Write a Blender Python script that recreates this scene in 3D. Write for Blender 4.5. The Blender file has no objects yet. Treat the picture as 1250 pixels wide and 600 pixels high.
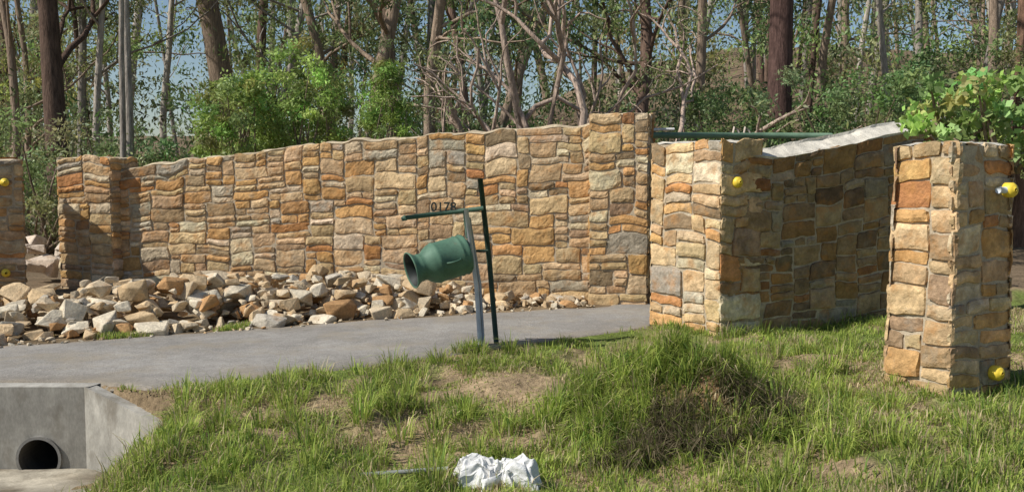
import bpy, bmesh, math, random
import numpy as np
from mathutils import Vector, Matrix
R=np.random.default_rng(7); random.seed(7)
sc=bpy.context.scene
# ---------------------------------------------------------------- helpers
def lin(*c): return np.array(c,float)
def sm(a,b,x):
    t=np.clip((np.asarray(x,float)-a)/(b-a),0,1); return t*t*(3-2*t)
def _h(i,j,s):
    n=(i*374761393+j*668265263+s*974711)&0xffffffff
    n=((n^(n>>13))*1274126177)&0xffffffff
    return ((n^(n>>16))&0xffff)/65535.0
def vn(x,y,s=0):
    x=np.atleast_1d(np.asarray(x,float)); y=np.atleast_1d(np.asarray(y,float))
    i=np.floor(x).astype(np.int64); j=np.floor(y).astype(np.int64)
    fx=x-i; fy=y-j; fx=fx*fx*(3-2*fx); fy=fy*fy*(3-2*fy)
    a=_h(i,j,s);b=_h(i+1,j,s);c=_h(i,j+1,s);d=_h(i+1,j+1,s)
    return (a*(1-fx)+b*fx)*(1-fy)+(c*(1-fx)+d*fx)*fy
def fbm(x,y,s=0,o=3):
    r=0;a=.5;t=0
    for k in range(o):
        r=r+a*vn(np.asarray(x)*2**k,np.asarray(y)*2**k,s+k*17); t+=a; a*=.5
    return r/t
class MB:
    def __init__(s): s.v=[];s.c=[];s.f=[];s.n=0
    def add(s,v,faces,col,mat=0):
        v=np.asarray(v,float).reshape(-1,3)
        col=np.asarray(col,float)
        if col.ndim==1: col=np.tile(col,(len(v),1))
        s.v.append(v); s.c.append(col)
        if not isinstance(faces,list): faces=[faces]
        for f in faces:
            f=np.atleast_2d(np.asarray(f,np.int64))
            if f.size: s.f.append((f+s.n,mat))
        s.n+=len(v)
    def build(s,name,mats,smooth=False,parent=None):
        v=np.concatenate(s.v); c=np.concatenate(s.c)
        me=bpy.data.meshes.new(name)
        loops=np.concatenate([f.ravel() for f,_ in s.f])
        tot=np.concatenate([np.full(len(f),f.shape[1]) for f,_ in s.f])
        mi=np.concatenate([np.full(len(f),m) for f,m in s.f])
        me.vertices.add(len(v)); me.vertices.foreach_set('co',v.ravel().astype(np.float32))
        me.loops.add(len(loops)); me.loops.foreach_set('vertex_index',loops.astype(np.int32))
        me.polygons.add(len(tot))
        me.polygons.foreach_set('loop_start',np.concatenate([[0],np.cumsum(tot)[:-1]]).astype(np.int32))
        me.polygons.foreach_set('loop_total',tot.astype(np.int32))
        for m in mats: me.materials.append(m)
        me.polygons.foreach_set('material_index',mi.astype(np.int32))
        me.polygons.foreach_set('use_smooth',np.full(len(tot),smooth,bool))
        a=me.color_attributes.new('Col','FLOAT_COLOR','POINT')
        a.data.foreach_set('color',np.concatenate([c,np.ones((len(c),1))],1).ravel().astype(np.float32))
        me.update(calc_edges=True); me.validate()
        o=bpy.data.objects.new(name,me); sc.collection.objects.link(o)
        if parent: o.parent=parent
        return o
def empty(name,loc=(0,0,0)):
    o=bpy.data.objects.new(name,None); o.location=loc; sc.collection.objects.link(o); return o
def gridf(nu,nv):
    i,j=np.meshgrid(np.arange(nu-1),np.arange(nv-1),indexing='ij'); i=i.ravel();j=j.ravel()
    return np.stack([i*nv+j,(i+1)*nv+j,(i+1)*nv+j+1,i*nv+j+1],1)
def tube(mb,P,r,col,sides=8,mat=0,cap=True):
    P=np.asarray(P,float); n=len(P); r=np.broadcast_to(np.asarray(r,float),(n,))
    T=np.gradient(P,axis=0); T/=np.linalg.norm(T,axis=1)[:,None]+1e-9
    ref=np.array([0,0,1.]) if abs(T[0,2])<.9 else np.array([1.,0,0])
    A=np.cross(T,ref); A/=np.linalg.norm(A,axis=1)[:,None]+1e-9; B=np.cross(T,A)
    th=np.arange(sides)*2*np.pi/sides
    V=P[:,None]+r[:,None,None]*(A[:,None]*np.cos(th)[None,:,None]+B[:,None]*np.sin(th)[None,:,None])
    i,j=np.meshgrid(np.arange(n-1),np.arange(sides),indexing='ij'); i=i.ravel();j=j.ravel();k=(j+1)%sides
    F=np.stack([i*sides+j,i*sides+k,(i+1)*sides+k,(i+1)*sides+j],1)
    fs=[F]
    if cap: fs+= [np.arange(sides)[None,:],(np.arange(sides)[::-1]+(n-1)*sides)[None,:]]
    mb.add(V.reshape(-1,3),fs,col,mat)
def box(mb,c,s,col,mat=0,rot=0):
    c=np.array(c,float); x,y,z=np.array(s)/2
    v=np.array([[-x,-y,-z],[x,-y,-z],[x,y,-z],[-x,y,-z],[-x,-y,z],[x,-y,z],[x,y,z],[-x,y,z]])
    ca,sa=math.cos(rot),math.sin(rot)
    v=np.stack([v[:,0]*ca-v[:,1]*sa,v[:,0]*sa+v[:,1]*ca,v[:,2]],1)+c
    mb.add(v,np.array([[0,3,2,1],[4,5,6,7],[0,1,5,4],[1,2,6,5],[2,3,7,6],[3,0,4,7]]),col,mat)
# ---------------------------------------------------------------- materials
def newmat(name):
    m=bpy.data.materials.new(name); m.use_nodes=True; nt=m.node_tree
    return m,nt,nt.nodes['Principled BSDF']
def N(nt,t,**k):
    n=nt.nodes.new(t)
    for a,b in k.items():
        if a in n.inputs: n.inputs[a].default_value=b
        else: setattr(n,a,b)
    return n
def colmat(name,rough=.9,layers=((12,.5,1.4),),bump=((60,.01),),stretch=None,spec=.2,tint=None):
    m,nt,p=newmat(name); L=nt.links
    at=N(nt,'ShaderNodeAttribute',attribute_name='Col'); cur=at.outputs['Color']
    geo=N(nt,'ShaderNodeNewGeometry'); vec=geo.outputs['Position']
    if stretch:
        mp=N(nt,'ShaderNodeMapping'); mp.inputs['Scale'].default_value=stretch; L.new(vec,mp.inputs[0]); vec=mp.outputs[0]
    for sc_,lo,hi in layers:
        n=N(nt,'ShaderNodeTexNoise',Scale=sc_,Detail=4.0,Roughness=.6); L.new(vec,n.inputs['Vector'])
        mr=N(nt,'ShaderNodeMapRange'); mr.inputs[1].default_value=.3; mr.inputs[2].default_value=.7
        mr.inputs[3].default_value=lo; mr.inputs[4].default_value=hi; L.new(n.outputs[0],mr.inputs[0])
        mx=N(nt,'ShaderNodeVectorMath',operation='SCALE'); L.new(cur,mx.inputs[0]); L.new(mr.outputs[0],mx.inputs['Scale']); cur=mx.outputs[0]
    if tint and not isinstance(tint[0],tuple): tint=(tint,)
    for (s_,col,amt,lo,hi) in (tint or ()):
        n=N(nt,'ShaderNodeTexNoise',Scale=s_,Detail=5.0,Roughness=.65); L.new(vec,n.inputs['Vector'])
        mr=N(nt,'ShaderNodeMapRange'); mr.inputs[1].default_value=lo; mr.inputs[2].default_value=hi; mr.inputs[4].default_value=amt
        L.new(n.outputs[0],mr.inputs[0])
        mx=N(nt,'ShaderNodeMix',data_type='RGBA'); L.new(mr.outputs[0],mx.inputs[0]); L.new(cur,mx.inputs[6]); mx.inputs[7].default_value=(*col,1); cur=mx.outputs[2]
    L.new(cur,p.inputs['Base Color'])
    nrm=None
    for sc_,d in bump:
        n=N(nt,'ShaderNodeTexNoise',Scale=sc_,Detail=5.0,Roughness=.6); L.new(vec,n.inputs['Vector'])
        b=N(nt,'ShaderNodeBump',Strength=1.0,Distance=d); L.new(n.outputs[0],b.inputs['Height'])
        if nrm: L.new(nrm,b.inputs['Normal'])
        nrm=b.outputs[0]
    if nrm: L.new(nrm,p.inputs['Normal'])
    p.inputs['Roughness'].default_value=rough; p.inputs['Specular IOR Level'].default_value=spec
    return m
def leafmat(name,tr=.35,rough=.5,spec=.35):
    m,nt,p=newmat(name); L=nt.links
    at=N(nt,'ShaderNodeAttribute',attribute_name='Col'); L.new(at.outputs[0],p.inputs['Base Color'])
    p.inputs['Roughness'].default_value=rough; p.inputs['Specular IOR Level'].default_value=spec
    t=N(nt,'ShaderNodeBsdfTranslucent'); L.new(at.outputs[0],t.inputs[0])
    mx=N(nt,'ShaderNodeMixShader'); mx.inputs[0].default_value=tr
    L.new(p.outputs[0],mx.inputs[1]); L.new(t.outputs[0],mx.inputs[2]); L.new(mx.outputs[0],nt.nodes['Material Output'].inputs[0])
    return m
M_stone=colmat('sandstone',.95,((7,.66,1.30),(32,.82,1.18),(120,.85,1.12)),((14,.014),(45,.008),(160,.003)),tint=((5,(.46,.22,.07),.55,.51,.66),(4.3,(.36,.33,.27),.4,.58,.72),(11,(.16,.11,.07),.45,.60,.72)),spec=.1)
M_mortar=colmat('mortar',.95,((8,.75,1.15),(70,.8,1.2)),((60,.006),),spec=.1)
M_rock=colmat('rubble_stone',.95,((7,.72,1.22),(50,.8,1.2)),((25,.015),(120,.004)),tint=(5,(.44,.24,.10),.55,.54,.7),spec=.1)
M_conc=colmat('concrete',.95,((2.2,.62,1.12),(11,.75,1.12),(60,.85,1.1)),((150,.002),),stretch=(1,1,.5),tint=(3.5,(.16,.135,.10),.6,.52,.66),spec=.1)
M_ground=colmat('soil_and_turf',1,((3,.7,1.3),(25,.65,1.35)),((18,.03),(90,.01)),spec=.05)
M_road=colmat('gravelly_asphalt',.95,((.9,.8,1.15),(7,.88,1.1),(45,.85,1.15),(170,.55,1.45)),((25,.006),(200,.006)),tint=(1.7,(.36,.30,.21),.5,.48,.68),spec=.1)
M_bark=colmat('bark',.9,((6,.55,1.4),(30,.7,1.25)),((12,.03),),stretch=(3,3,.5),spec=.1)
M_leaf=leafmat('foliage',.38); M_grass=leafmat('grass_blades',.38,.6,.2)
M_paint=colmat('green_paint',.6,((6,.75,1.2),(60,.88,1.1)),((80,.001),),spec=.3,tint=(14,(.20,.14,.08),.35,.6,.75))
M_metal=colmat('galvanised_steel',.55,((10,.8,1.15),),(),spec=.5)
M_cloth=colmat('white_cloth',.95,((10,.9,1.05),),((40,.008),),spec=.1)
M_yel=colmat('yellow_plastic',.5,((20,.85,1.1),),(),spec=.4)
# ---------------------------------------------------------------- terrain
NE=np.array([(-40,7.9),(-12,7.7),(-3.3,7.56),(-2.75,7.3),(-1.9,7.75),(-.9,8.45),(-.19,9.05),(.6,9.7),(1.45,10.35),(2.2,12.5),(3,16),(5,22),(9,40)])
FE=np.array([(-40,8.2),(-12,8.3),(-6,8.7),(-4.75,9.15),(-3.5,9.8),(-2,10.6),(-.24,11.45),(1.2,12.0),(1.9,14),(2.2,16),(3.6,22),(7,40)])
def ne(x): return np.interp(x,NE[:,0],NE[:,1])
def fe(x): return np.interp(x,FE[:,0],FE[:,1])
def H(x,y):
    x=np.asarray(x,float); y=np.asarray(y,float)
    d=np.clip(ne(x)-y,0,6)
    h=-.065*d*sm(2.2,.6,x)
    h=h+(fbm(x*1.3,y*1.3,3)-.5)*.26*sm(.1,.9,d)
    h=h+(fbm(x*5,y*5,5)-.5)*.11*sm(.1,.5,d)
    h=h+.44*np.exp(-(((x-1.30)/.58)**2+((y-6.62)/.36)**2)**1.4)*(.7+.6*fbm(x*3,y*3,66))
    h=h+.22*np.exp(-(((x-.80)/.55)**2+((y-6.95)/.45)**2))
    h=h+.16*np.exp(-(((x-.15)/.6)**2+((y-7.6)/.4)**2))
    s1=(x+2.57)*-.514+(y-7.0)*-.857; s2=7.42-y
    dm=np.minimum(sm(-.12,-.02,s1),sm(-.12,-.02,s2))
    h=h-.66*sm(-2.1,-3.1,x)*dm
    rd=sm(-.05,.12,y-ne(x))*sm(-.05,.12,fe(x)-y)
    h=h*(1-rd)-.03*rd
    far=np.clip(y-24,0,200)
    h=h+far*(.075+.125*sm(-15,25,x))*sm(300,60,y)+ (fbm(x*.1,y*.1,9)-.5)*np.clip(far*.1,0,3)
    return h
def axis(a,b,c,d,f):
    L=b-np.cumsum(f*1.18**np.arange(60)); L=L[L>a][::-1]
    Rr=c+np.cumsum(f*1.18**np.arange(60)); Rr=Rr[Rr<d]
    return np.concatenate([[a],L,np.arange(b,c-1e-6,f),[c],Rr,[d]])
ax=axis(-500,-6,6,500,.05); ay=axis(-60,4.3,12.6,900,.05)
X,Y=np.meshgrid(ax,ay,indexing='ij'); Z=H(X,Y)
g=MB()
nz=fbm(X*1.2,Y*1.2,31)
turf=lin(.15,.19,.05); dirt=lin(.34,.25,.15); forest=lin(.19,.14,.09)
k=sm(.42,.6,nz)[...,None]; C=turf*(1-k)+dirt*k
inditch=((X<-2.4)&(Y<7.5))[...,None]; C=np.where(inditch,dirt*.75,C)
kf=sm(12.8,14,Y)[...,None]; C=C*(1-kf)+forest*kf
kk=((Y>fe(X))&(Y<13.5)&(X<2))[...,None]; C=np.where(kk,dirt*.8*(1-k*.3),C)
mo=np.exp(-(((X-1.35)/.5)**2+((Y-6.5)/.45)**2))[...,None]; C=C*(1-mo)+lin(.22,.13,.07)*mo
px_,pz_,pr=-3.63,-.56,.175
gf=gridf(len(ax),len(ay)); V3=np.stack([X,Y,Z],-1).reshape(-1,3); ctr=V3[gf].mean(1)
gf=gf[~((np.abs(ctr[:,0]-px_)<.23)&(ctr[:,1]>7.38)&(ctr[:,1]<7.54))]
g.add(V3,gf,C.reshape(-1,3))
g.build('ground',[M_ground],True)
def resamp(P,n):
    P=np.array(P,float); d=np.concatenate([[0],np.cumsum(np.linalg.norm(np.diff(P,axis=0),axis=1))]); t=np.linspace(0,d[-1],n)
    return np.stack([np.interp(t,d,P[:,0]),np.interp(t,d,P[:,1])],1)
n=420
xs=np.concatenate([np.linspace(-40,-8,30),np.linspace(-7.9,1.45,n)])
a=np.stack([xs,ne(xs)],1); b=np.stack([xs-0.0,np.minimum(fe(xs),99)],1)
a2=resamp(NE[8:],60); b2=resamp(np.array([(1.45,fe(1.45)),(1.9,14),(2.2,16),(3.6,22),(7,40)]),60)
a=np.concatenate([a,a2[1:]]); b=np.concatenate([b,b2[1:]])
inx=(a[:,0]>-3.1)
a[:,1]-=np.where(inx,.0+.14*(fbm(a[:,0]*3.5,a[:,1]*2.5,8)-.4),.0); b[:,1]+=.06+.18*(fbm(b[:,0]*2.5,b[:,1]*2.5,12)-.5)
t=np.concatenate([[0,.015],np.linspace(.05,.95,10),[.985,1]]); G=a[:,None]*(1-t)[None,:,None]+b[:,None]*t[None,:,None]
crown=.02*(1-(2*t-1)**2); crown[0]=-.04; crown[-1]=-.04
z=np.maximum(0,H(G[...,0],G[...,1])*(G[...,1]>24))+crown[None]+.001
g=MB(); cc=np.tile(lin(.33,.31,.28),(G.shape[0],G.shape[1],1))*(.8+.4*fbm(G[...,0]*.8,G[...,1]*3,3)[...,None])
edge=np.abs(2*t-1)[None,:,None]**6; cc=cc*(1-edge*.5)+lin(.30,.24,.165)*edge*.5
g.add(np.concatenate([G,z[...,None]],-1).reshape(-1,3),gridf(*G.shape[:2]),cc.reshape(-1,3)); g.build('driveway',[M_road],True)
# ---------------------------------------------------------------- stone walls
PAL=[(lin(.56,.395,.215),6),(lin(.58,.345,.145),3.8),(lin(.66,.53,.35),3.2),(lin(.44,.38,.28),1.5),(lin(.50,.245,.10),1.3),(lin(.34,.235,.14),2.0),(lin(.62,.45,.26),3.8),(lin(.50,.34,.185),3)]
PW=np.array([p[1] for p in PAL]);PW/=PW.sum()
def stonecol():
    c=PAL[R.choice(len(PAL),p=PW)][0]; return c*R.uniform(.76,1.13)*(1+R.uniform(-.04,.04,3))
class Path:
    def __init__(s,P):
        s.P=np.array(P,float); s.d=np.concatenate([[0],np.cumsum(np.linalg.norm(np.diff(s.P,axis=0),axis=1))]); s.L=s.d[-1]
    def at(s,u):
        u=np.asarray(u,float); uc=np.clip(u,0,s.L)
        e=.02; f=lambda q:np.stack([np.interp(q,s.d,s.P[:,0]),np.interp(q,s.d,s.P[:,1])],-1)
        p=f(uc); T=f(np.clip(uc+e,0,s.L))-f(np.clip(uc-e,0,s.L)); T/=np.linalg.norm(T,axis=-1)[...,None]+1e-9
        p=p+T*(u-uc)[...,None]; return p,np.stack([T[...,1],-T[...,0]],-1)
def stones(mb,path,zb,zt,ext=(0,0),prot=.020,cell=(.062,.045),seed=0,wr=(2,7),hr=(2,5),batter=0.0,bright=1.0):
    L=path.L+ext[0]+ext[1]; Hm=float(np.max(zt(np.linspace(0,path.L,30))))-zb
    nu=max(3,int(round(L/cell[0]))); nv=max(3,int(round(Hm/cell[1]))); cu=L/nu; cv=Hm/nv
    occ=np.zeros((nv,nu),bool); rects=[]
    for j in range(nv):
        i=0
        while i<nu:
            if occ[j,i]: i+=1; continue
            run=0
            while i+run<nu and not occ[j,i+run]: run+=1
            h=int(R.integers(hr[0],hr[1]+1)) if R.random()<.6 else hr[0]
            w=int(R.integers(wr[0],wr[1]+1))
            if R.random()<.85: w=max(w,h)
            if nv-j-h<2: h=nv-j
            if run-w<2: w=run if run<=wr[1]+1 else run-2
            w=min(w,run); h=min(h,nv-j); occ[j:j+h,i:i+w]=True; rects.append((i,j,w,h)); i+=w
    for (i,j,w,h) in rects:
        u0=i*cu-ext[0];u1=(i+w)*cu-ext[0];v0=j*cv;v1=(j+h)*cv
        gp=R.uniform(.001,.009); gb=.009
        mu=max(2,int((u1-u0)/.035)); mv=max(2,int((v1-v0)/.035))
        us=np.concatenate([[u0+gp],np.linspace(u0+gp+gb,u1-gp-gb,mu+1),[u1-gp]])
        vs=np.concatenate([[v0+gp],np.linspace(v0+gp+gb,v1-gp-gb,mv+1),[v1-gp]])
        U,V=np.meshgrid(us,vs,indexing='ij'); nU,nV=U.shape
        ei=np.minimum(np.arange(nU),nU-1-np.arange(nU))[:,None]; ej=np.minimum(np.arange(nV),nV-1-np.arange(nV))[None]
        e=np.minimum(ei,ej); corner=((ei+ej)<=1)
        p=prot*R.uniform(.3,1.5)+.004; tx,ty=R.uniform(-.04,.04,2)
        dn=(fbm(U*9+i,V*11+j,seed+5)-.5)*.018
        D=np.where(e==0,-.008,np.where(e==1,p*.7,p)+dn)+ (e>0)*(R.uniform(-.002,.003,U.shape)+tx*(U-(u0+u1)/2)+ty*(V-(v0+v1)/2))
        uc,vc=(u0+u1)/2,(v0+v1)/2
        sh=np.where(corner,R.uniform(.003,.024,U.shape),0)
        wob=.016
        # one slanted edge per stone so blocks are not perfect rectangles
        sl=R.uniform(-.012,.012,2); fu=(U-uc)/(u1-u0); fv=(V-vc)/(v1-v0)
        U=U-np.sign(U-uc)*sh+sl[0]*fv*2*np.abs(fu)+wob*(vn(U*18,V*18+i,seed+3)-.5)+R.uniform(-.002,.002,U.shape); V=V-np.sign(V-vc)*sh+sl[1]*fu*2*np.abs(fv)+wob*(vn(U*14+j,V*18,seed+4)-.5)+R.uniform(-.002,.002,V.shape)
        a_=np.clip(np.minimum(U+ext[0],L-ext[0]-U)/.1,0,1)
        Uw=U+a_*(.05*(vn(U*4+seed,V*4,seed+1)-.5)); Vw=V+(.065*(vn(U*2.2+seed,V*2.2,seed+2)-.5)+.025*(vn(U*7+seed,V*7,seed+8)-.5))*np.clip(V/.15,0,1)
        ztt=zt(np.clip(Uw,0,path.L)); Zc=zb+Vw/Hm*(ztt-zb)
        b_,nr=path.at(Uw); D=D-batter*(Zc-zb)
        XY=b_+nr*D[...,None]
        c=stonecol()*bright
        cg=c[None]*(1+.35*(fbm(U*6+i*3,V*10+j,seed+6)-.5)).reshape(-1,1)*R.uniform(.95,1.05,(nU*nV,1))
        mb.add(np.concatenate([XY,Zc[...,None]],-1).reshape(-1,3),gridf(nU,nV),cg,0)
MORT=lin(.47,.39,.28); CAP=lin(.54,.44,.30); PALE=lin(.66,.61,.51)
def wallobj(P,zb,ztpts,T=.35,ext=(0,0),seed=0,caprise=.05,capin=.05,bright=1.0,capc=CAP,capn=1.0,tn=1.0,**k):
    path=Path(P); ztpts=np.array(ztpts,float)
    zt=lambda u:np.interp(np.asarray(u)/path.L,ztpts[:,0],ztpts[:,1])+tn*(.035*(vn(np.asarray(u,float)*4,np.asarray(u,float)*0,seed)-.5).reshape(np.shape(u))+.03*(np.floor(vn(np.asarray(u,float)*5,np.asarray(u,float)*0,seed+4)*3)/3).reshape(np.shape(u)))
    mb=MB(); core2(mb,path,zb,zt,T,caprise,capin,seed,capc,capn); stones(mb,path,zb,zt,ext,seed=seed,bright=bright,**k)
    return mb,path,zt
def core2(mb,path,zb,zt,T,caprise,capin,seed,capc,capn):
    n=max(3,int(path.L/.05)); u=np.linspace(0,path.L,n); p,nr=path.at(u); top=zt(u)
    def row(d,z):
        d=np.broadcast_to(d,(n,)); z=np.broadcast_to(z,(n,)); return np.concatenate([p+nr*d[:,None],z[:,None]],1)
    rows=np.stack([row(0,zb),row(0,top),row(-T,top),row(-T,zb)],1); mb.add(rows.reshape(-1,3),gridf(n,4),MORT,1)
    for r_,o in ((rows[0],1),(rows[-1],-1)): mb.add(r_,np.array([[0,1,2,3][::o]]),MORT,1)
    nn=lambda s,a:capn*(a*(vn(u*3,u*0+s,seed+s)-.5)+a*.5*(vn(u*11,u*0+s,seed+s)-.5))
    rows=np.stack([row(.0,top-.03),row(.014+nn(1,.02),top-.008+nn(2,.015)),row(.014-capin+nn(3,.05),top+caprise*.75+nn(4,.02)),row(-T*.5,top+caprise+nn(5,.03)),row(-T-.02,top+caprise*.5+nn(6,.03)),row(-T-.02,top-.03)],1)
    cs=np.repeat(.8+.35*vn(u*5,u*0,seed+44),6)[:,None]*R.uniform(.92,1.08,(n*6,1))
    mb.add(rows.reshape(-1,3),gridf(n,6),capc*cs,1)
    for r_,o in ((rows[0],1),(rows[-1],-1)): mb.add(r_,np.array([[0,1,2,3,4,5][::o]]),capc,1)
def pillar(name,a,b,depth,z0,z1,seed,skew=None,batter=0.0,cell=(.062,.045),capc=CAP,shade=None,bright=1.0,**k):
    a=np.array(a,float);b=np.array(b,float);t=(b-a)/np.linalg.norm(b-a); nrm=np.array([t[1],-t[0]])
    bk=-nrm*depth if skew is None else np.array(skew,float)
    quad=[a,b,b+bk,a+bk]
    mb=MB()
    zt=lambda u:np.full(np.shape(u),z1)+.05*(vn(np.asarray(u,float)*6,np.asarray(u,float)*0,seed)-.5).reshape(np.shape(u))
    cen=sum(quad)/4
    Q0=np.array([[*q,z0] for q in quad]); Q1=np.array([[*(q+(cen-q)/np.linalg.norm(cen-q)*batter*1.3*(z1-z0)),z1-.03] for q in quad])
    v=np.concatenate([Q0,Q1]); mb.add(v,np.array([[0,1,5,4],[1,2,6,5],[2,3,7,6],[3,0,4,7],[4,5,6,7]]),MORT,1)
    for i in range(4):
        p=Path([quad[i],quad[(i+1)%4]]); stones(mb,p,z0,zt,(.015,.015),seed=seed+i*7,batter=batter,cell=cell,bright=bright,**k)
    m=11; s=np.linspace(0,1,m); U,V=np.meshgrid(s,s,indexing='ij')
    A,B,C_,D_=[np.array([*q,0]) for q in [cen+(q-cen)*(1+.006/np.linalg.norm(q-cen)) - (q-cen)/np.linalg.norm(q-cen)*batter*1.3*(z1-z0) for q in quad]]
    Pt=A*((1-U)*(1-V))[...,None]+B*(U*(1-V))[...,None]+C_*(U*V)[...,None]+D_*((1-U)*V)[...,None]
    e=np.minimum(np.minimum(U,1-U),np.minimum(V,1-V)); Pt[...,2]=z1-.025+np.where(e>.01,.02,0)+R.uniform(-.008,.012,U.shape)
    mb.add(Pt.reshape(-1,3),gridf(m,m),capc*(.85+.3*R.random((m*m,1))),1)
    return mb.build(name,[M_stone,M_mortar])
mb,path,_=wallobj([(-5.75,14.02),(-2.4,13.3),(1.05,12.42)],-.15,[(0,1.68),(.08,1.72),(.17,1.78),(.29,1.87),(.40,1.97),(.52,2.05),(.65,2.08),(.78,2.16),(1,2.25)],T=.35,seed=11,caprise=.025,cell=(.085,.047),wr=(2,7),hr=(2,5),tn=1.3)
mb.build('stone_wall',[M_stone,M_mortar])
pillar('stone_pillar',(-6.45,14.0),(-5.62,13.78),.6,-.15,1.87,31,cell=(.075,.04),wr=(3,7),hr=(2,4))
pillar('stone_pillar',(.97,12.27),(1.66,12.10),.7,-.1,2.38,41,cell=(.078,.05),wr=(2,6))
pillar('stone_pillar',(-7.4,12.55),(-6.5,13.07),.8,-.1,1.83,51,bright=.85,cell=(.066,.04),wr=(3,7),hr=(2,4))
pillar('stone_pillar',(1.50,10.51),(2.07,9.75),.0,-.12,1.96,61,skew=(.45,.24),batter=0.0,cell=(.095,.055),wr=(2,5),capc=PALE*.85,bright=1.08)
mb,path,_=wallobj([(2.085,9.79),(3.0,10.20),(3.9,10.66),(4.7,11.15),(5.3,11.6)],-.12,[(0,1.82),(.08,1.81),(.2,1.80),(.4,1.91),(.6,2.05),(.8,2.15),(1,2.2)],T=.40,seed=21,caprise=.11,capin=.2,cell=(.075,.052),capc=PALE,capn=.9,tn=.6,wr=(2,6),bright=.62)  # stones darkened: this wall's shade is partly baked into their colour
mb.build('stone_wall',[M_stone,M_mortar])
pillar('stone_pillar',(2.86,7.44),(3.14,6.97),.0,-.15,1.85,71,skew=(.60,.345),batter=.025,cell=(.085,.055),wr=(2,4),hr=(2,4),capc=PALE*.8)
# ---------------------------------------------------------------- yellow capped conduits
def conduit(p,n,sleeve=False):
    p=np.array(p,float); n=np.array([*n,0.]); n/=np.linalg.norm(n); mb=MB()
    tube(mb,[p-n*.03,p+n*.03],[.028,.028],lin(.6,.6,.58),12)
    tube(mb,[p+n*.0,p+n*.012,p+n*.065,p+n*.085,p+n*.092],[.04,.055,.055,.04,.015],lin(.85,.62,.06),14)
    if sleeve:
        t=np.array([-n[1],n[0],0]); t=t if t[0]<0 else -t
        tube(mb,[p+n*.04+t*.04,p+n*.04+t*.13],[.024,.024],lin(.62,.66,.70),12)
    mb.build('capped_conduit',[M_yel],True)
fn=(.5,-.87)
conduit((2.22,9.84,1.54),fn); conduit((3.60,7.20,1.50),fn,True); conduit((3.54,7.18,.16),fn)
conduit((-6.68,12.96,1.52),fn); conduit((-6.70,12.95,.33),fn)
# ---------------------------------------------------------------- gate
mb=MB(); gc=lin(.12,.20,.13)
g0=np.array([1.74,12.55]); g1=np.array([4.3,13.3])
def gp(t,z): q=g0+(g1-g0)*t; return [q[0],q[1],z]
tube(mb,[gp(0,.0),gp(0,2.22)],.05,gc*.25,10); tube(mb,[gp(1,.1),gp(1,2.14)],.03,gc,10)
for z in (.2,.55,.9,1.25,1.65,2.12): tube(mb,[gp(0,z),gp(1,z+.02)],.04 if z in(.2,2.12) else .018,gc,8)
for t_ in np.linspace(.1,.95,18): tube(mb,[gp(t_,.2),gp(t_,2.12)],.010,gc*.8,6)
tube(mb,[gp(.02,2.19),gp(.13,2.2)],.018,lin(.6,.6,.58),8)
for q in (.44,.5): tube(mb,[gp(q,2.1),gp(q+.012,2.24),gp(q+.03,2.2),gp(q+.045,2.12)],.014,lin(.5,.42,.34),8)
mb.build('metal_gate',[M_paint],True)
# ---------------------------------------------------------------- culvert headwall
mb=MB()
hx0,hx1=-6.5,-3.27
ns=32; th=np.arange(ns)*2*np.pi/ns
circ=np.stack([px_+pr*np.cos(th),np.full(ns,7.42),pz_+pr*np.sin(th)],1)
def sqpt(t_,s=.2):
    c,s_=np.cos(t_),np.sin(t_); k=s/np.maximum(abs(c),abs(s_)); return np.stack([px_+c*k,np.full(len(t_),7.42),pz_+s_*k],1)
sq=sqpt(th); i=np.arange(ns); F=np.stack([i,(i+1)%ns,(i+1)%ns+ns,i+ns],1)
cw=lin(.36,.34,.295)
mb.add(np.concatenate([circ,sq]),F,cw)
def rect(x0,x1,z0,z1,y=7.42): mb.add([[x0,y,z0],[x1,y,z0],[x1,y,z1],[x0,y,z1]],np.array([[0,1,2,3]]),cw)
s=.2; zt_=-.005
rect(hx0,px_-s,-.95,zt_); rect(px_+s,hx1,-.95,zt_); rect(px_-s,px_+s,pz_+s,zt_); rect(px_-s,px_+s,-.95,pz_-s)
mb.add([[hx0,7.42,zt_],[hx1+.03,7.42,zt_],[hx1+.08,7.56,zt_+.004],[hx0,7.56,zt_+.004]],np.array([[0,1,2,3]]),cw*1.25)
a0=np.array([-3.27,7.42]);a1=np.array([-2.50,6.97]); bk=np.array([.514,.857])*.10
v=[[*a0,-.95],[*a1,-.95],[*a1,-.20],[*a0,zt_],[*(a0+bk),-.95],[*(a1+bk),-.95],[*(a1+bk),-.20],[*(a0+bk),zt_]]
mb.add(v,np.array([[0,1,2,3],[3,2,6,7],[1,5,6,2],[5,4,7,6]]),cw*1.3)
tt=np.linspace(0,1,6); P=[[px_,7.40+q*1.6,pz_+q*.02] for q in tt]
tube(mb,P,pr-.022,lin(.13,.12,.105),32,cap=False)
ro=circ.copy(); ri=circ.copy(); ri[:,0]=px_+(pr-.022)*np.cos(th); ri[:,2]=pz_+(pr-.022)*np.sin(th); ro[:,1]=ri[:,1]=7.40
ro2=ro.copy(); ro2[:,1]=7.43
mb.add(np.concatenate([ri,ro,ro2]),[F,F+ns],lin(.24,.23,.21))
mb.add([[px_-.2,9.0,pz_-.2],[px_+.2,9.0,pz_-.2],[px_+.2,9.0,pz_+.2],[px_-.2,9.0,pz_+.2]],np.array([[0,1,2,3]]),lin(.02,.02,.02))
n1,n2=24,14; U,V=np.meshgrid(np.linspace(-4.6,-2.75,n1),np.linspace(6.3,7.415,n2),indexing='ij')
zz=-.665+.03*(fbm(U*3,V*3,3)-.3); sil=sm(.35,.6,fbm(U*2.5,V*2.5,13))[...,None]
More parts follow.
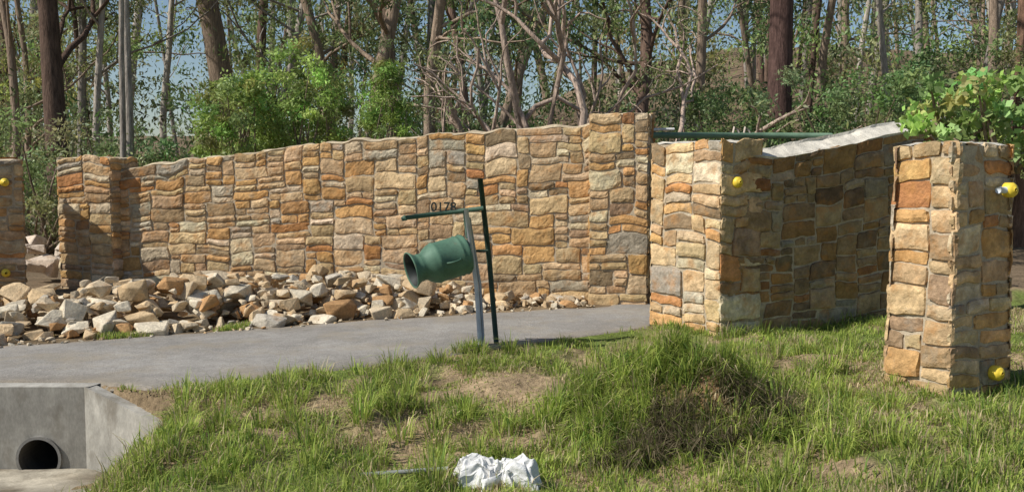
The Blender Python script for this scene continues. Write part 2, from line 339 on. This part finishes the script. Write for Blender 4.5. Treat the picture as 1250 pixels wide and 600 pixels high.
cc=(lin(.46,.41,.32)*sil+lin(.2,.16,.11)*(1-sil))*(.85+.3*R.random(U.shape+(1,)))
mb.add(np.stack([U,V,zz+.02],-1).reshape(-1,3),gridf(n1,n2),cc.reshape(-1,3))
mb.build('culvert_headwall',[M_conc])
# ---------------------------------------------------------------- rubble pile
TPL=[]
for k_ in range(16):
    bm=bmesh.new()
    for _ in range(11):
        q=R.normal(size=3); q/=np.linalg.norm(q); q=np.sign(q)*np.abs(q)**.5; bm.verts.new(q*R.uniform(.75,1))
    bmesh.ops.convex_hull(bm,input=bm.verts)
    bmesh.ops.delete(bm,geom=[x_ for x_ in bm.verts if not x_.link_faces],context='VERTS'); bmesh.ops.triangulate(bm,faces=bm.faces)
    bmesh.ops.bevel(bm,geom=list(bm.edges),offset=.05,segments=1,affect='EDGES'); bmesh.ops.triangulate(bm,faces=bm.faces)
    bm.verts.index_update(); TPL.append((np.array([v_.co[:] for v_ in bm.verts]),np.array([[v_.index for v_ in f.verts] for f in bm.faces]))); bm.free()
def rock(mb,c,s,col,flat=.7):
    v,f=TPL[R.integers(16)]; v=v*np.array([1,R.uniform(.55,.9),R.uniform(.4,flat)])*s
    ax_=R.normal(size=3); ax_[2]*=2; ax_/=np.linalg.norm(ax_)
    M=np.array(Matrix.Rotation(R.uniform(0,6.28),3,'Z'))@np.array(Matrix.Rotation(R.uniform(-.5,.5),3,Vector(ax_)))@np.array(Matrix.Rotation(R.uniform(-.45,.45),3,'X'))
    mb.add(v@M.T+np.array(c),f,col)
RP=[lin(.62,.50,.34),lin(.68,.59,.44),lin(.56,.41,.24),lin(.46,.41,.33),lin(.48,.28,.13),lin(.61,.45,.27)]
def rcol(): return RP[R.choice(6,p=[.25,.24,.18,.09,.10,.14])]*R.uniform(.8,1.1)
mb=MB()
def prof(x): return np.interp(x,[-8,-5.2,-4.2,-3.2,-2.2,-1.4,-.9,-.3,.5,1],[.30,.38,.50,.48,.45,.40,.28,.15,.08,.05])
def wid(x): return np.interp(x,[-8,-4.5,-2,-1,0,1],[1.05,1.0,.9,.65,.35,.2])
for _ in range(1100):
    x=R.uniform(-8,.9); t_=R.uniform(-1,1)
    if x>-1 and R.random()<.3: continue
    w_=wid(x); y=fe(x)+.2+w_+t_*w_+R.normal()*.05; hh=prof(x)*(1-np.clip(abs(t_-.15),0,1)**2)
    s_=R.choice([.06,.10,.15,.21],p=[.30,.34,.25,.11])*R.uniform(.8,1.2)
    if x>-.9: s_*=.7
    if y>14.3-(x+6)*.23-.3: continue
    lay=R.random()**.6
    rock(mb,(x,y,hh*lay+s_*.15),s_,rcol())
for _ in range(300):
    x=R.uniform(-8,1.0); s_=R.uniform(.012,.045); rock(mb,(x,fe(x)+R.uniform(-.08,.5),s_*.3),s_,rcol())
mb.build('rubble_pile',[M_rock])
mb=MB()
for q in range(14): rock(mb,(-7.0+R.uniform(-.4,.7),15+R.uniform(-.5,.8),.2+R.uniform(0,.45)),R.uniform(.15,.3),lin(.6,.5,.4))
mb.build('boulder_heap',[M_rock])
# ---------------------------------------------------------------- milk can mailbox
root=empty('milk_can_mailbox',(0,0,0)); pg=lin(.06,.12,.08)
mb=MB(); tube(mb,[(-.285,9.02,-.1),(-.33,9.04,.6),(-.425,9.08,1.30)],.022,lin(.50,.51,.52),10)
tube(mb,[(-.255,9.03,-.1),(-.295,9.05,.6),(-.395,9.09,1.22)],.013,lin(.3,.31,.33),8); mb.build('steel_post',[M_metal],True,root)
mb=MB(); tube(mb,[(-.14,9.30,-.1),(-.215,9.30,.8),(-.30,9.28,1.58)],.026,pg*.4,10); mb.build('green_post',[M_paint],True,root)
mb=MB(); tube(mb,[(-.27,9.25,1.30),(-.99,9.18,1.215)],.023,pg*.9,10)
tube(mb,[(-.99,9.18,1.215),(-1.03,9.18,1.20)],[.030,.02],pg*.9,10)
tube(mb,[(-.45,9.22,1.28),(-.42,9.15,1.02)],.012,pg*.7,8); mb.build('crossbar',[M_paint],True,root)
axv=np.array([-.88,-.42,-.24]); axv/=np.linalg.norm(axv)
c0=np.array([-.43,9.14,.88])
prf=[(0,0),(0,.16),(.012,.190),(.03,.197),(.05,.19),(.08,.19),(.09,.197),(.10,.19),(.33,.19),(.345,.197),(.36,.19),(.39,.182),(.43,.16),(.465,.133),(.50,.125),(.515,.132),(.525,.125),(.56,.14),(.60,.168),(.615,.174),(.618,.166),(.60,.155),(.55,.115),(.46,.115),(.30,.16),(.05,.16),(.05,.0)]
a_=np.array(prf)*.98; a_[:,1]=np.maximum(a_[:,1],.001); a_[:,0]*=.93
ref=np.array([0,0,1.]); A=np.cross(axv,ref); A/=np.linalg.norm(A); B=np.cross(axv,A)
th=np.arange(40)*2*np.pi/40; V=c0+axv*a_[:,0][:,None,None]+a_[:,1][:,None,None]*(A*np.cos(th)[None,:,None]+B*np.sin(th)[None,:,None])
i,j=np.meshgrid(np.arange(len(a_)-1),np.arange(40),indexing='ij');i=i.ravel();j=j.ravel();k_=(j+1)%40
mb=MB(); cc=np.tile(pg*1.5,(len(a_),40,1)); cc[21:]=lin(.015,.02,.018)
mb.add(V.reshape(-1,3),np.stack([i*40+j,i*40+k_,(i+1)*40+k_,(i+1)*40+j],1),cc.reshape(-1,3))
o=mb.build('milk_can',[M_paint],True,root)
mb=MB()
for sgn in (1,-1):
    hp=[]
    for q in np.linspace(0,np.pi,9):
        hp.append(c0+axv*(.20+.07*math.cos(q))+(A*sgn)*(.17+.06*math.sin(q)))
    tube(mb,hp,.009,pg*1.2,8)
box(mb,(-.40,9.13,.91),(.04,.14,.2),pg*.5,rot=.2)
tube(mb,[(-.40,9.2,.90),(-.23,9.28,.90)],.012,pg*.4,8)
mb.build('brackets',[M_paint],True,root)
cu=bpy.data.curves.new('house_number','FONT'); cu.body='0178'; cu.size=.12; cu.extrude=.006; cu.offset=.002
o=bpy.data.objects.new('house_number',cu); sc.collection.objects.link(o); o.parent=root; o.location=(-.76,9.19,1.275); o.rotation_euler=(math.radians(90),0,math.radians(6))
m2,nt,p=newmat('dark_iron'); p.inputs['Base Color'].default_value=(.03,.04,.035,1); p.inputs['Roughness'].default_value=.6; cu.materials.append(m2)
# ---------------------------------------------------------------- white cloth and stake
U,V=np.meshgrid(np.linspace(-1,1,110),np.linspace(-1,1,70),indexing='ij'); k1=np.sqrt(1-V**2/2); k2=np.sqrt(1-U**2/2); U,V=U*k1,V*k2; rr_=np.sqrt(U**2+V**2)
an=np.arctan2(V,U); ed=1-.55*vn(np.cos(an)*3.5+9,np.sin(an)*3.5+3,4)
rx,ry=-.07,5.70; cx_,cy_=rx+U*.32*ed,ry+V*.20*ed
rid=1-2*np.abs(fbm(U*1.6+4,V*2.0,61,2)-.5); rid2=1-2*np.abs(vn(U*3+V*2,V*3-U*2,33)-.5)
hz=np.clip(1-rr_**2,0,1)**.7*(.12*rid**4*(.3+vn(U*1.3+3,V*1.3,91))+.045*rid2**2)+.008*vn(U*10,V*10,3)
base=float(H(np.array([rx]),np.array([ry]))[0])
mb=MB(); P=np.stack([cx_+.07*(fbm(U*4,V*4,71)-.5),cy_+.07*(fbm(U*4,V*4,75)-.5),.5*H(cx_,cy_)+.5*base+hz+.05-.045*sm(.85,1,rr_)],-1)
mb.add(P.reshape(-1,3),gridf(110,70),lin(.74,.73,.70)); mb.build('crumpled_cloth',[M_cloth],True)
mb=MB(); sx_=np.linspace(-.90,-.38,6); sy_=np.linspace(5.66,5.72,6); tube(mb,np.stack([sx_,sy_,np.full(6,float(H(np.array([-.62]),np.array([5.7]))[0])+.045)+np.linspace(-.01,.012,6)],1),.015,lin(.26,.27,.25),8); mb.build('fallen_metal_stake',[M_metal],True)
# ---------------------------------------------------------------- grass
def blades(mb,x,y,z,L,W,col,lean=.5,dirn=None,droop=.5):
    n=len(x); a=R.uniform(0,2*np.pi,n) if dirn is None else dirn
    ln=R.uniform(.1,1,n)*lean; dx,dy=np.cos(a),np.sin(a); sa=a+np.pi/2+R.normal(0,.5,n); sx,sy=np.cos(sa),np.sin(sa)
    b=np.stack([x,y,z],1); S=np.stack([sx,sy,0*x],1)*(W/2)[:,None]; Dv=np.stack([dx,dy,0*x],1)
    m=b+Dv*(L*ln*.35)[:,None]+np.array([0,0,1])*(L*.55*np.sqrt(np.clip(1-ln*ln*.35,0,1)))[:,None]
    tp=b+Dv*(L*ln)[:,None]+np.array([0,0,1])*(L*(1-droop*ln**1.2))[:,None]
    V=np.stack([b-S,b+S,m+S*.8,m-S*.8,tp],1).reshape(-1,3); k=np.arange(n)[:,None]*5
    mb.add(V,[k+np.array([[0,1,2,3]]),k+np.array([[3,2,4]])],np.repeat(col[:,None],5,1).reshape(-1,3))
G1=lin(.31,.42,.075);G2=lin(.45,.50,.12);G3=lin(.18,.28,.06);ST=lin(.66,.54,.32)
def gcol(n,dry):
    t=R.random(n)[:,None]; c=G1*(1-t)+G2*t; q=R.random(n)[:,None]; c=np.where(q<.22,G3,c); c=np.where(R.random(n)[:,None]<dry[:,None],ST*R.uniform(.5,1.1,(n,1)),c); return c*R.uniform(.8,1.2,(n,1))
def inpoly(x,y,P):
    r=np.zeros(len(x),bool); P=np.array(P); j=len(P)-1
    for i in range(len(P)):
        c=((P[i,1]>y)!=(P[j,1]>y))&(x<(P[j,0]-P[i,0])*(y-P[i,1])/(P[j,1]-P[i,1]+1e-12)+P[i,0]); r^=c; j=i
    return r
n=300000
x=R.uniform(-3.0,6.0,n); y=4.7+ (R.random(n)**1.15)*7.0
bad=(y>ne(x)-.02-.14*(vn(x*4,x*0,2)-.3))|(np.abs(x)>y*.56+.15)
lineY=np.where(x<2.07,9.75+(2.07-x)*1.33,9.75+(x-2.07)*.56)
bad|=(x>1.4)&(y>lineY-.02)
bad|=inpoly(x,y,[(2.86,7.44),(3.14,6.97),(3.74,7.315),(3.46,7.79)])
s1=(x+2.57)*-.514+(y-7.0)*-.857
bad|=(x<-2.45)&(s1>-.11)&(y>6.3); bad|=(x<-3.2)
dens=fbm(x*1.6,y*2.2,101)
def gb_(cx,cy,a,b): return np.exp(-(((x-cx)/a)**2+((y-cy)/b)**2))
bare=np.maximum.reduce([gb_(.15,7.45,.65,.5),.8*gb_(-.6,6.7,.5,.3),gb_(1.55,6.55,.36,.25),.9*gb_(-.6,8.0,.4,.25),.8*gb_(.45,6.6,.3,.35),.8*gb_(2.75,6.75,.5,.2),.8*gb_(-2.5,7.15,.25,.2),.7*gb_(-1.5,6.9,.4,.2),.7*gb_(.1,8.6,.5,.15)])
keep=(~bad)&(R.random(n)<np.clip(sm(.32,.52,dens)+.12,0,1)*(1-.88*bare))
x,y=x[keep],y[keep]; cl=fbm(x*3.5,y*3.5,55); bare=bare[keep]
L=(.025+.15*cl**2.0*R.uniform(.5,1.4,len(x)))*(1-.4*bare); L=L*np.where(R.random(len(x))<.04,1.8,1)
L*=.85+.6*sm(7.0,5.4,y)
dry=np.clip(.10+.65*bare+.6*sm(.46,.70,fbm(x*2,y*2,77)),0,.9)
hue=(.72+.5*fbm(x*1.9,y*2.4,202))[:,None]
mb=MB(); blades(mb,x,y,H(x,y)-.01,L,R.uniform(.004,.010,len(x))*(.8+y*.05),gcol(len(x),dry)*hue,.8)
def tufts(mb,cs,nb,rad,Lr,dryv,lean=1.0,dirb=None,colmul=1.0):
    for (cx,cy) in cs:
        k=int(nb*R.uniform(.6,1.3)); r=rad*np.sqrt(R.random(k)); a=R.uniform(0,2*np.pi,k); xx=cx+r*np.cos(a); yy=cy+r*np.sin(a)
        if dirb is not None: a=dirb+R.normal(0,1.1,k)
        blades(mb,xx,yy,H(xx,yy)-.01,R.uniform(*Lr,k)*R.uniform(.7,1.2),R.uniform(.005,.010,k),gcol(k,np.full(k,dryv))*colmul*R.uniform(.7,1.2),lean,a,.75)
cs=[]
while len(cs)<300:
    cx=R.uniform(-2.4,4.3); cy=R.uniform(4.8,9)
    if cy>ne(cx)-.15 or (cx>2.0 and 6.7<cy<8 and 2.7<cx<3.9) or abs(cx)>cy*.56 or (cx>1.3 and cy>9): continue
    if (((cx-.1)/.65)**2+((cy-7.5)/.5)**2)<1 or (abs(cx+.07)<.35 and 5.2<cy<5.9): continue
    cs.append((cx,cy))
tufts(mb,cs,60,.08,(.08,.27),.15)
tufts(mb,[(-.25+R.normal()*.12,8.92+R.normal()*.05) for _ in range(10)],45,.05,(.12,.24),.15)
tufts(mb,[(2.1+q*.87*.9,9.66+q*.5*.9) for q in np.linspace(0,2.3,18)],60,.08,(.08,.24),.1)
tufts(mb,[(1.55+q*.5,10.35-q*.66) for q in np.linspace(0,1,7)],40,.05,(.05,.15),.1)
tufts(mb,[(2.88,7.3),(3.0,7.05),(3.12,6.88),(3.3,6.98),(3.5,7.1),(3.7,7.2)],50,.06,(.06,.16),.1)
tufts(mb,[(.95+R.normal()*.36,6.85+R.normal()*.20) for _ in range(46)],70,.08,(.14,.34),.12,1.0,-1.6)
tufts(mb,[(1.15+R.normal()*.22,6.55+R.normal()*.08) for _ in range(14)],70,.07,(.18,.38),.15,1.0,-1.6)
tufts(mb,[(.62+R.normal()*.12,6.25+R.normal()*.15) for _ in range(14)],70,.08,(.16,.34),.1,1.0,-1.6)
tufts(mb,[(1.12+R.normal()*.20,6.18+R.uniform(-.22,.2)) for _ in range(36)],80,.05,(.12,.30),.8,1.1,-1.57,.42)
tufts(mb,[(1.5+R.normal()*.10,6.25+R.uniform(-.2,.15)) for _ in range(8)],60,.05,(.12,.26),.6,1.1,-1.57,.5)
tufts(mb,[(1.95+R.normal()*.2,6.2+R.normal()*.2) for _ in range(14)],70,.09,(.12,.28),.1)
tufts(mb,[(-.22,5.38),(.05,5.36),(.2,5.42),(-.6,5.5),(-.45,5.55),(-.8,5.55)],40,.08,(.05,.13),.2)
n=9000; x=R.uniform(-7.5,-2.8,n); y=fe(x)+R.uniform(.02,.45,n)*(.4+vn(x*3,x*0,7)); k=R.random(n)<sm(.45,.6,vn(x*1.5,y*1.5,8)); x,y=x[k],y[k]
blades(mb,x,y,H(x,y),R.uniform(.03,.09,len(x)),R.uniform(.006,.01,len(x)),gcol(len(x),np.full(len(x),.15)),.8)
tufts(mb,[(-2.83,6.98),(-2.8,6.9),(-2.75,6.8),(-2.6,6.6)],30,.06,(.05,.12),.0,colmul=.6)
tufts(mb,[(-2.45,6.85),(-2.4,6.7),(-2.35,7.0),(-2.3,6.5),(-2.3,7.2)],45,.08,(.06,.16),.3)
mb.build('grass',[M_grass])
# ---------------------------------------------------------------- trees
def leaves(mb,cen,per,rad,size,col,droop=.4,asp=.4,mat=1,cv=.35):
    cen=np.asarray(cen,float); nc=len(cen); idx=np.repeat(np.arange(nc),per); n=len(idx)
    rad=np.broadcast_to(np.asarray(rad,float),(nc,))
    q=R.normal(size=(n,3)); q/=np.linalg.norm(q,axis=1)[:,None]; q*=(R.random(n)**.5)[:,None]
    p=cen[idx]+q*rad[idx][:,None]*np.array([1,1,.75])
    a=R.normal(size=(n,3)); a[:,2]-=droop*2; a/=np.linalg.norm(a,axis=1)[:,None]
    b=np.cross(a,R.normal(size=(n,3))); b/=np.linalg.norm(b,axis=1)[:,None]
    s=size*R.uniform(.6,1.3,n)[:,None]; V=np.stack([p,p+a*s*.45+b*s*asp*.5,p+a*s,p+a*s*.45-b*s*asp*.5],1).reshape(-1,3)
    cm=R.uniform(1-cv,1+cv,nc)[idx][:,None]; hue=1+R.normal(0,.10,(nc,3)); c=np.asarray(col)*cm*hue[idx]*R.uniform(.75,1.3,(n,1))
    mb.add(V,np.arange(n*4).reshape(-1,4),np.repeat(np.clip(c,.005,1),4,0),mat)
def limb(mb,p,d,L,r,r1,col,wob=.15,seg=7,sides=7,grav=0.0):
    P=[np.array(p,float)]; d=np.array(d,float); d/=np.linalg.norm(d)
    for i in range(seg):
        d=d+R.normal(0,wob,3)+np.array([0,0,grav]); d/=np.linalg.norm(d); P.append(P[-1]+d*L/seg)
    P=np.array(P); tube(mb,P,np.linspace(r,r1,len(P)),col,sides,0,cap=False); return P,d
def branch(mb,p,d,L,r,lev,tips,col,wob=.18,nb=3,sides=6):
    P,de=limb(mb,p,d,L,r,r*.45,col,wob,6,sides)
    if lev==0: tips.append(P[-1]); tips.append(P[-3]); return
    for k in range(nb):
        i=R.integers(2,7); q=P[i]; v=R.normal(size=3); v[2]=abs(v[2])*.6; dd=(P[i]-P[i-1]); dd/=np.linalg.norm(dd)
        branch(mb,q,dd*.7+v*.5,L*R.uniform(.5,.75),r*.5,lev-1,tips,col,wob,nb,max(4,sides-1))
def px2x(px,D): return (px-625)/1200*D
def euc(px,D,r,h,col,lean=(0,0),crown_lo=.35,nb=7,leafcol=lin(.075,.095,.045),per=70,leafs=.15,lsz=1.0,wob=.05,name='eucalyptus_tree'):
    mb=MB(); x=px2x(px,D); z=float(H(np.array([x]),np.array([D]))[0]); x-=lean[0]*(3.5)
    P,de=limb(mb,(x,D,z-.2),(lean[0],lean[1],1),h,r,r*.35,col,wob,14,12)
    tips=[]
    for k in range(nb):
        t=R.uniform(crown_lo,1); i=t*13; i0=int(min(i,12)); q=P[i0]+(P[i0+1]-P[i0])*(i-i0); a=R.uniform(0,6.28)
        branch(mb,q,(math.cos(a),math.sin(a),R.uniform(.3,1.1)),h*R.uniform(.14,.26)*lsz,r*.35*(1.1-t*.5),1,tips,col,.16,3)
    tips=[t for t in tips if t[2]<z+10.5 or R.random()<.25]
    leaves(mb,tips,per,R.uniform(.35,.75,len(tips))*max(.8,h/16),leafs,leafcol,.5,.32)
    return mb.build(name,[M_bark,M_leaf],True)
dk=lin(.12,.08,.06); gy=lin(.46,.405,.345); br=lin(.30,.225,.165); pk=lin(.50,.38,.30)
OL=lin(.23,.27,.11); DG=lin(.135,.19,.07); YG=lin(.31,.36,.11)
euc(72,22,.27,15,dk,(-.02,0),.25,9,OL,100,wob=.025)
euc(104,26,.13,14,gy*.6,(.02,0),.3,6,OL,wob=.02)
euc(120,24,.10,13,gy,(.03,0),.35,5,OL,wob=.02)
euc(150,18,.065,11,gy*.7,(0,0),.45,4,OL,wob=.012)
euc(163,19,.09,12,gy*.8,(.02,0),.45,5,OL,wob=.012)
euc(200,30,.12,14,gy,(-.03,0),.25,8,YG,90)
euc(10,24,.12,14,br,(0,0),.15,10,OL,110)
euc(35,28,.10,14,br,(.03,0),.15,10,YG*.9,100)
euc(282,30,.40,20,br*.9,(-.12,0),.3,9,OL,wob=.02)
euc(340,32,.16,16,gy*.8,(.1,0),.25,8,OL)
euc(400,30,.18,16,br,(-.1,0),.25,8,OL)
euc(452,26,.24,16,br*1.1,(.08,0),.25,9,DG)
euc(470,27,.2,16,br,(-.16,0),.25,8,DG)
euc(540,22,.15,13,br*1.2,(.12,0),.2,9,DG)
euc(560,24,.13,13,dk*1.6,(-.2,0),.2,9,DG)
euc(610,23,.14,13,br,(.22,0),.2,8,DG)
euc(780,26,.2,15,dk*1.4,(.05,0),.2,9,DG)
euc(840,27,.16,16,br,(-.05,0),.25,8,DG)
euc(947,20,.285,19,lin(.11,.066,.056),(0.005,0),.5,7,DG,wob=.012)
euc(1000,30,.15,16,br,(.03,0),.3,8,OL)
euc(1085,30,.12,16,gy*.8,(0,0),.3,7,OL)
euc(1130,32,.15,16,gy*.6,(.02,0),.3,7,OL)
euc(1180,28,.13,16,gy*.6,(-.02,0),.3,7,DG)
euc(1207,25,.15,16,br*.9,(.0,0),.3,7,DG)
euc(1241,22,.24,16,lin(.20,.12,.08),(.0,0),.4,7,DG,wob=.02)
for (px,D,nb_) in ((700,17,5),(640,19,4),(750,18.5,3)):
    mb=MB(); tips=[]; x=px2x(px,D)
    for k in range(nb_):
        a=math.pi*(.12+.76*(k+.5)/nb_)+R.normal()*.1
        branch(mb,(x+R.normal()*.15,D+R.normal()*.3,.6+R.uniform(0,.8)),(math.cos(a)*1.1,R.uniform(-.3,.3),math.sin(a)*.9+.15),R.uniform(2.4,3.8),R.uniform(.06,.11),2,tips,pk*R.uniform(.75,1.1),.26,3)
    limb(mb,(x,D,-.1),(0,0,1),1.8,.2,.12,pk*.7,.1)
    tp=[t for t in tips if R.random()<.5]; leaves(mb,tp,36,.35,.11,OL,.5,.3)
    mb.build('gnarled_tree',[M_bark,M_leaf],True)
def bush(name,px,D,zc,rx,rz,ncl,per,size,col,crad=.3,asp=.45,cone=False,ry=None):
    mb=MB(); x=px2x(px,D); ry=ry or rx; cen=[]
    while len(cen)<ncl:
        q=R.uniform(-1,1,3); rr=np.linalg.norm(q)
        if rr>1 or rr<.35: continue
        if cone: s_=.95*(1-(q[2]+1)/2)+.12; c=(x+q[0]*rx*s_,D+q[1]*ry*s_,zc+q[2]*rz)
        else:
            bmp=.7+.6*vn(np.array([q[0]*2.5+5]),np.array([q[2]*2.5]),int(px))[0]; c=(x+q[0]*rx*bmp,D+q[1]*ry*bmp,zc+q[2]*rz*bmp)
        cen.append(c)
    cen=np.array(cen)
    for c in cen[::3]:
        s=np.array([x+R.normal()*.1,D+R.normal()*.1,max(0,zc-rz*1.1)]); m=(s+c)/2+R.normal(0,.1,3); tube(mb,[s,m,c],[.03,.02,.006],br,5,0,cap=False)
    limb(mb,(x,D,-.1),(0,0,1),max(.5,zc-rz*.4),.07,.04,br,.05)
    leaves(mb,cen,per,crad*R.uniform(.6,1.3,ncl),size,col,.1,asp,cv=.45)
    return mb.build(name,[M_bark,M_leaf],True)
LG=lin(.35,.44,.13)
bush('wattle_bush',285,17,2.35,.80,1.35,60,150,.08,LG*.95,.26)
bush('wattle_bush',378,17.5,2.5,.95,1.6,80,150,.08,LG,.26)
bush('wattle_bush',330,18.5,2.0,1.3,1.3,60,120,.085,LG*.8,.28)
bush('young_conifer',472,16,2.3,.80,1.55,110,110,.075,lin(.28,.40,.09),.18,.25,cone=True)
bush('understorey_shrub',215,20,1.6,1.4,1.0,45,110,.10,OL,.35)
bush('understorey_shrub',50,18,1.5,1.8,1.2,60,110,.09,OL*1.1,.35)
bush('understorey_shrub',130,19,1.5,1.4,1.2,50,110,.09,OL*1.1,.35)
bush('understorey_shrub',870,20,2.2,1.6,1.3,60,110,.10,DG*1.2,.35)
bush('understorey_shrub',1050,19,2.6,1.9,1.3,80,130,.09,DG*1.4,.35)
bush('understorey_shrub',1150,21,3.0,1.5,1.2,60,120,.09,DG*1.3,.35)
bush('understorey_shrub',1225,21,3.0,1.5,1.6,60,120,.09,OL,.35)
bush('understorey_shrub',600,21,1.8,1.8,1.2,60,110,.10,DG,.35)
bush('broadleaf_shrub',1190,8.7,2.10,.62,.40,50,30,.085,lin(.36,.47,.15),.13,.7,ry=.45)
bush('broadleaf_shrub',1265,8.9,2.10,.55,.42,34,34,.085,lin(.34,.45,.14),.14,.7,ry=.45)
mb=MB()
for _ in range(150):
    D=R.uniform(33,85); x=R.uniform(-.62,.62)*D
    if -.42<x/D<-.28 and R.random()<.7: continue
    z=float(H(np.array([x]),np.array([D]))[0]); h=R.uniform(14,22); c=(gy,br,dk*1.3,gy*.7)[R.integers(4)]
    r=R.uniform(.09,.26); P,de=limb(mb,(x,D,z-.3),(R.normal()*.08,0,1),h,r,r*.4,c*R.uniform(.7,1.1),.04,9,7)
    for k in range(4):
        i=R.integers(2,9); a=R.uniform(0,6.28); limb(mb,P[i],(math.cos(a),math.sin(a),R.uniform(.3,1.2)),R.uniform(2,4.5),r*.35,.02,c,.18,6,5)
def cl(n,D0,D1,z0,z1,per,rad,size,col,left=1.0,pw=1.0,f0=-.6,f1=.6):
    C=[]
    while len(C)<n:
        D=R.uniform(D0,D1); x=R.uniform(f0,f1)*D; f=x/D
        if f<-.16 and R.random()>left: continue
        if left<1 and -.40<f<-.30 and R.random()>.3: continue
        z=float(H(np.array([x]),np.array([D]))[0]); C.append((x,D,z+z0+(z1-z0)*R.random()**pw))
    leaves(mb,C,per,R.uniform(.6,1.3,n)*rad,size,col,.4,.35,1,.5)
cl(360,23,34,.2,3.6,75,.8,.19,DG*1.1,1.0,1.2)
cl(480,34,60,.5,7,70,1.1,.26,OL*.9,.9)
cl(380,36,70,5,13,70,1.2,.28,OL,.5)
cl(200,26,45,4,9,70,.9,.2,DG,.4)
cl(260,30,60,3,11,60,1.0,.24,YG*.9,.8)
cl(230,26,48,2,9,70,.8,.19,OL*1.1,.95,1,-.6,-.12)
mb.build('forest_background',[M_bark,M_leaf],True)
# ---------------------------------------------------------------- light & camera
el=math.radians(44); hd=np.array([-.945,-.325]); hd/=np.linalg.norm(hd)
to=Vector((hd[0]*math.cos(el),hd[1]*math.cos(el),math.sin(el)))
sd=bpy.data.lights.new('sun','SUN'); sd.energy=5.0; sd.angle=math.radians(.5); sd.color=(1,.96,.89)
so=bpy.data.objects.new('sun',sd); so.rotation_euler=to.to_track_quat('Z','Y').to_euler(); so.location=(-20,-10,30); sc.collection.objects.link(so)
w=bpy.data.worlds.new('World'); sc.world=w; w.use_nodes=True; nt=w.node_tree
sk=nt.nodes.new('ShaderNodeTexSky'); sk.sky_type='NISHITA'; sk.sun_disc=False; sk.sun_elevation=el; sk.sun_rotation=math.atan2(hd[0],hd[1]); sk.dust_density=.5; sk.ozone_density=2.0
nt.links.new(sk.outputs[0],nt.nodes['Background'].inputs[0]); nt.nodes['Background'].inputs[1].default_value=.09
cd=bpy.data.cameras.new('camera'); cd.lens=34.56; cd.sensor_width=36; cd.clip_end=3000; cd.clip_start=.05
co=bpy.data.objects.new('camera',cd); co.location=(0,0,1.6); co.rotation_euler=(math.radians(90-4.05),0,0); sc.collection.objects.link(co); sc.camera=co
sc.view_settings.view_transform='Standard'; sc.view_settings.look='None'; sc.view_settings.exposure=0
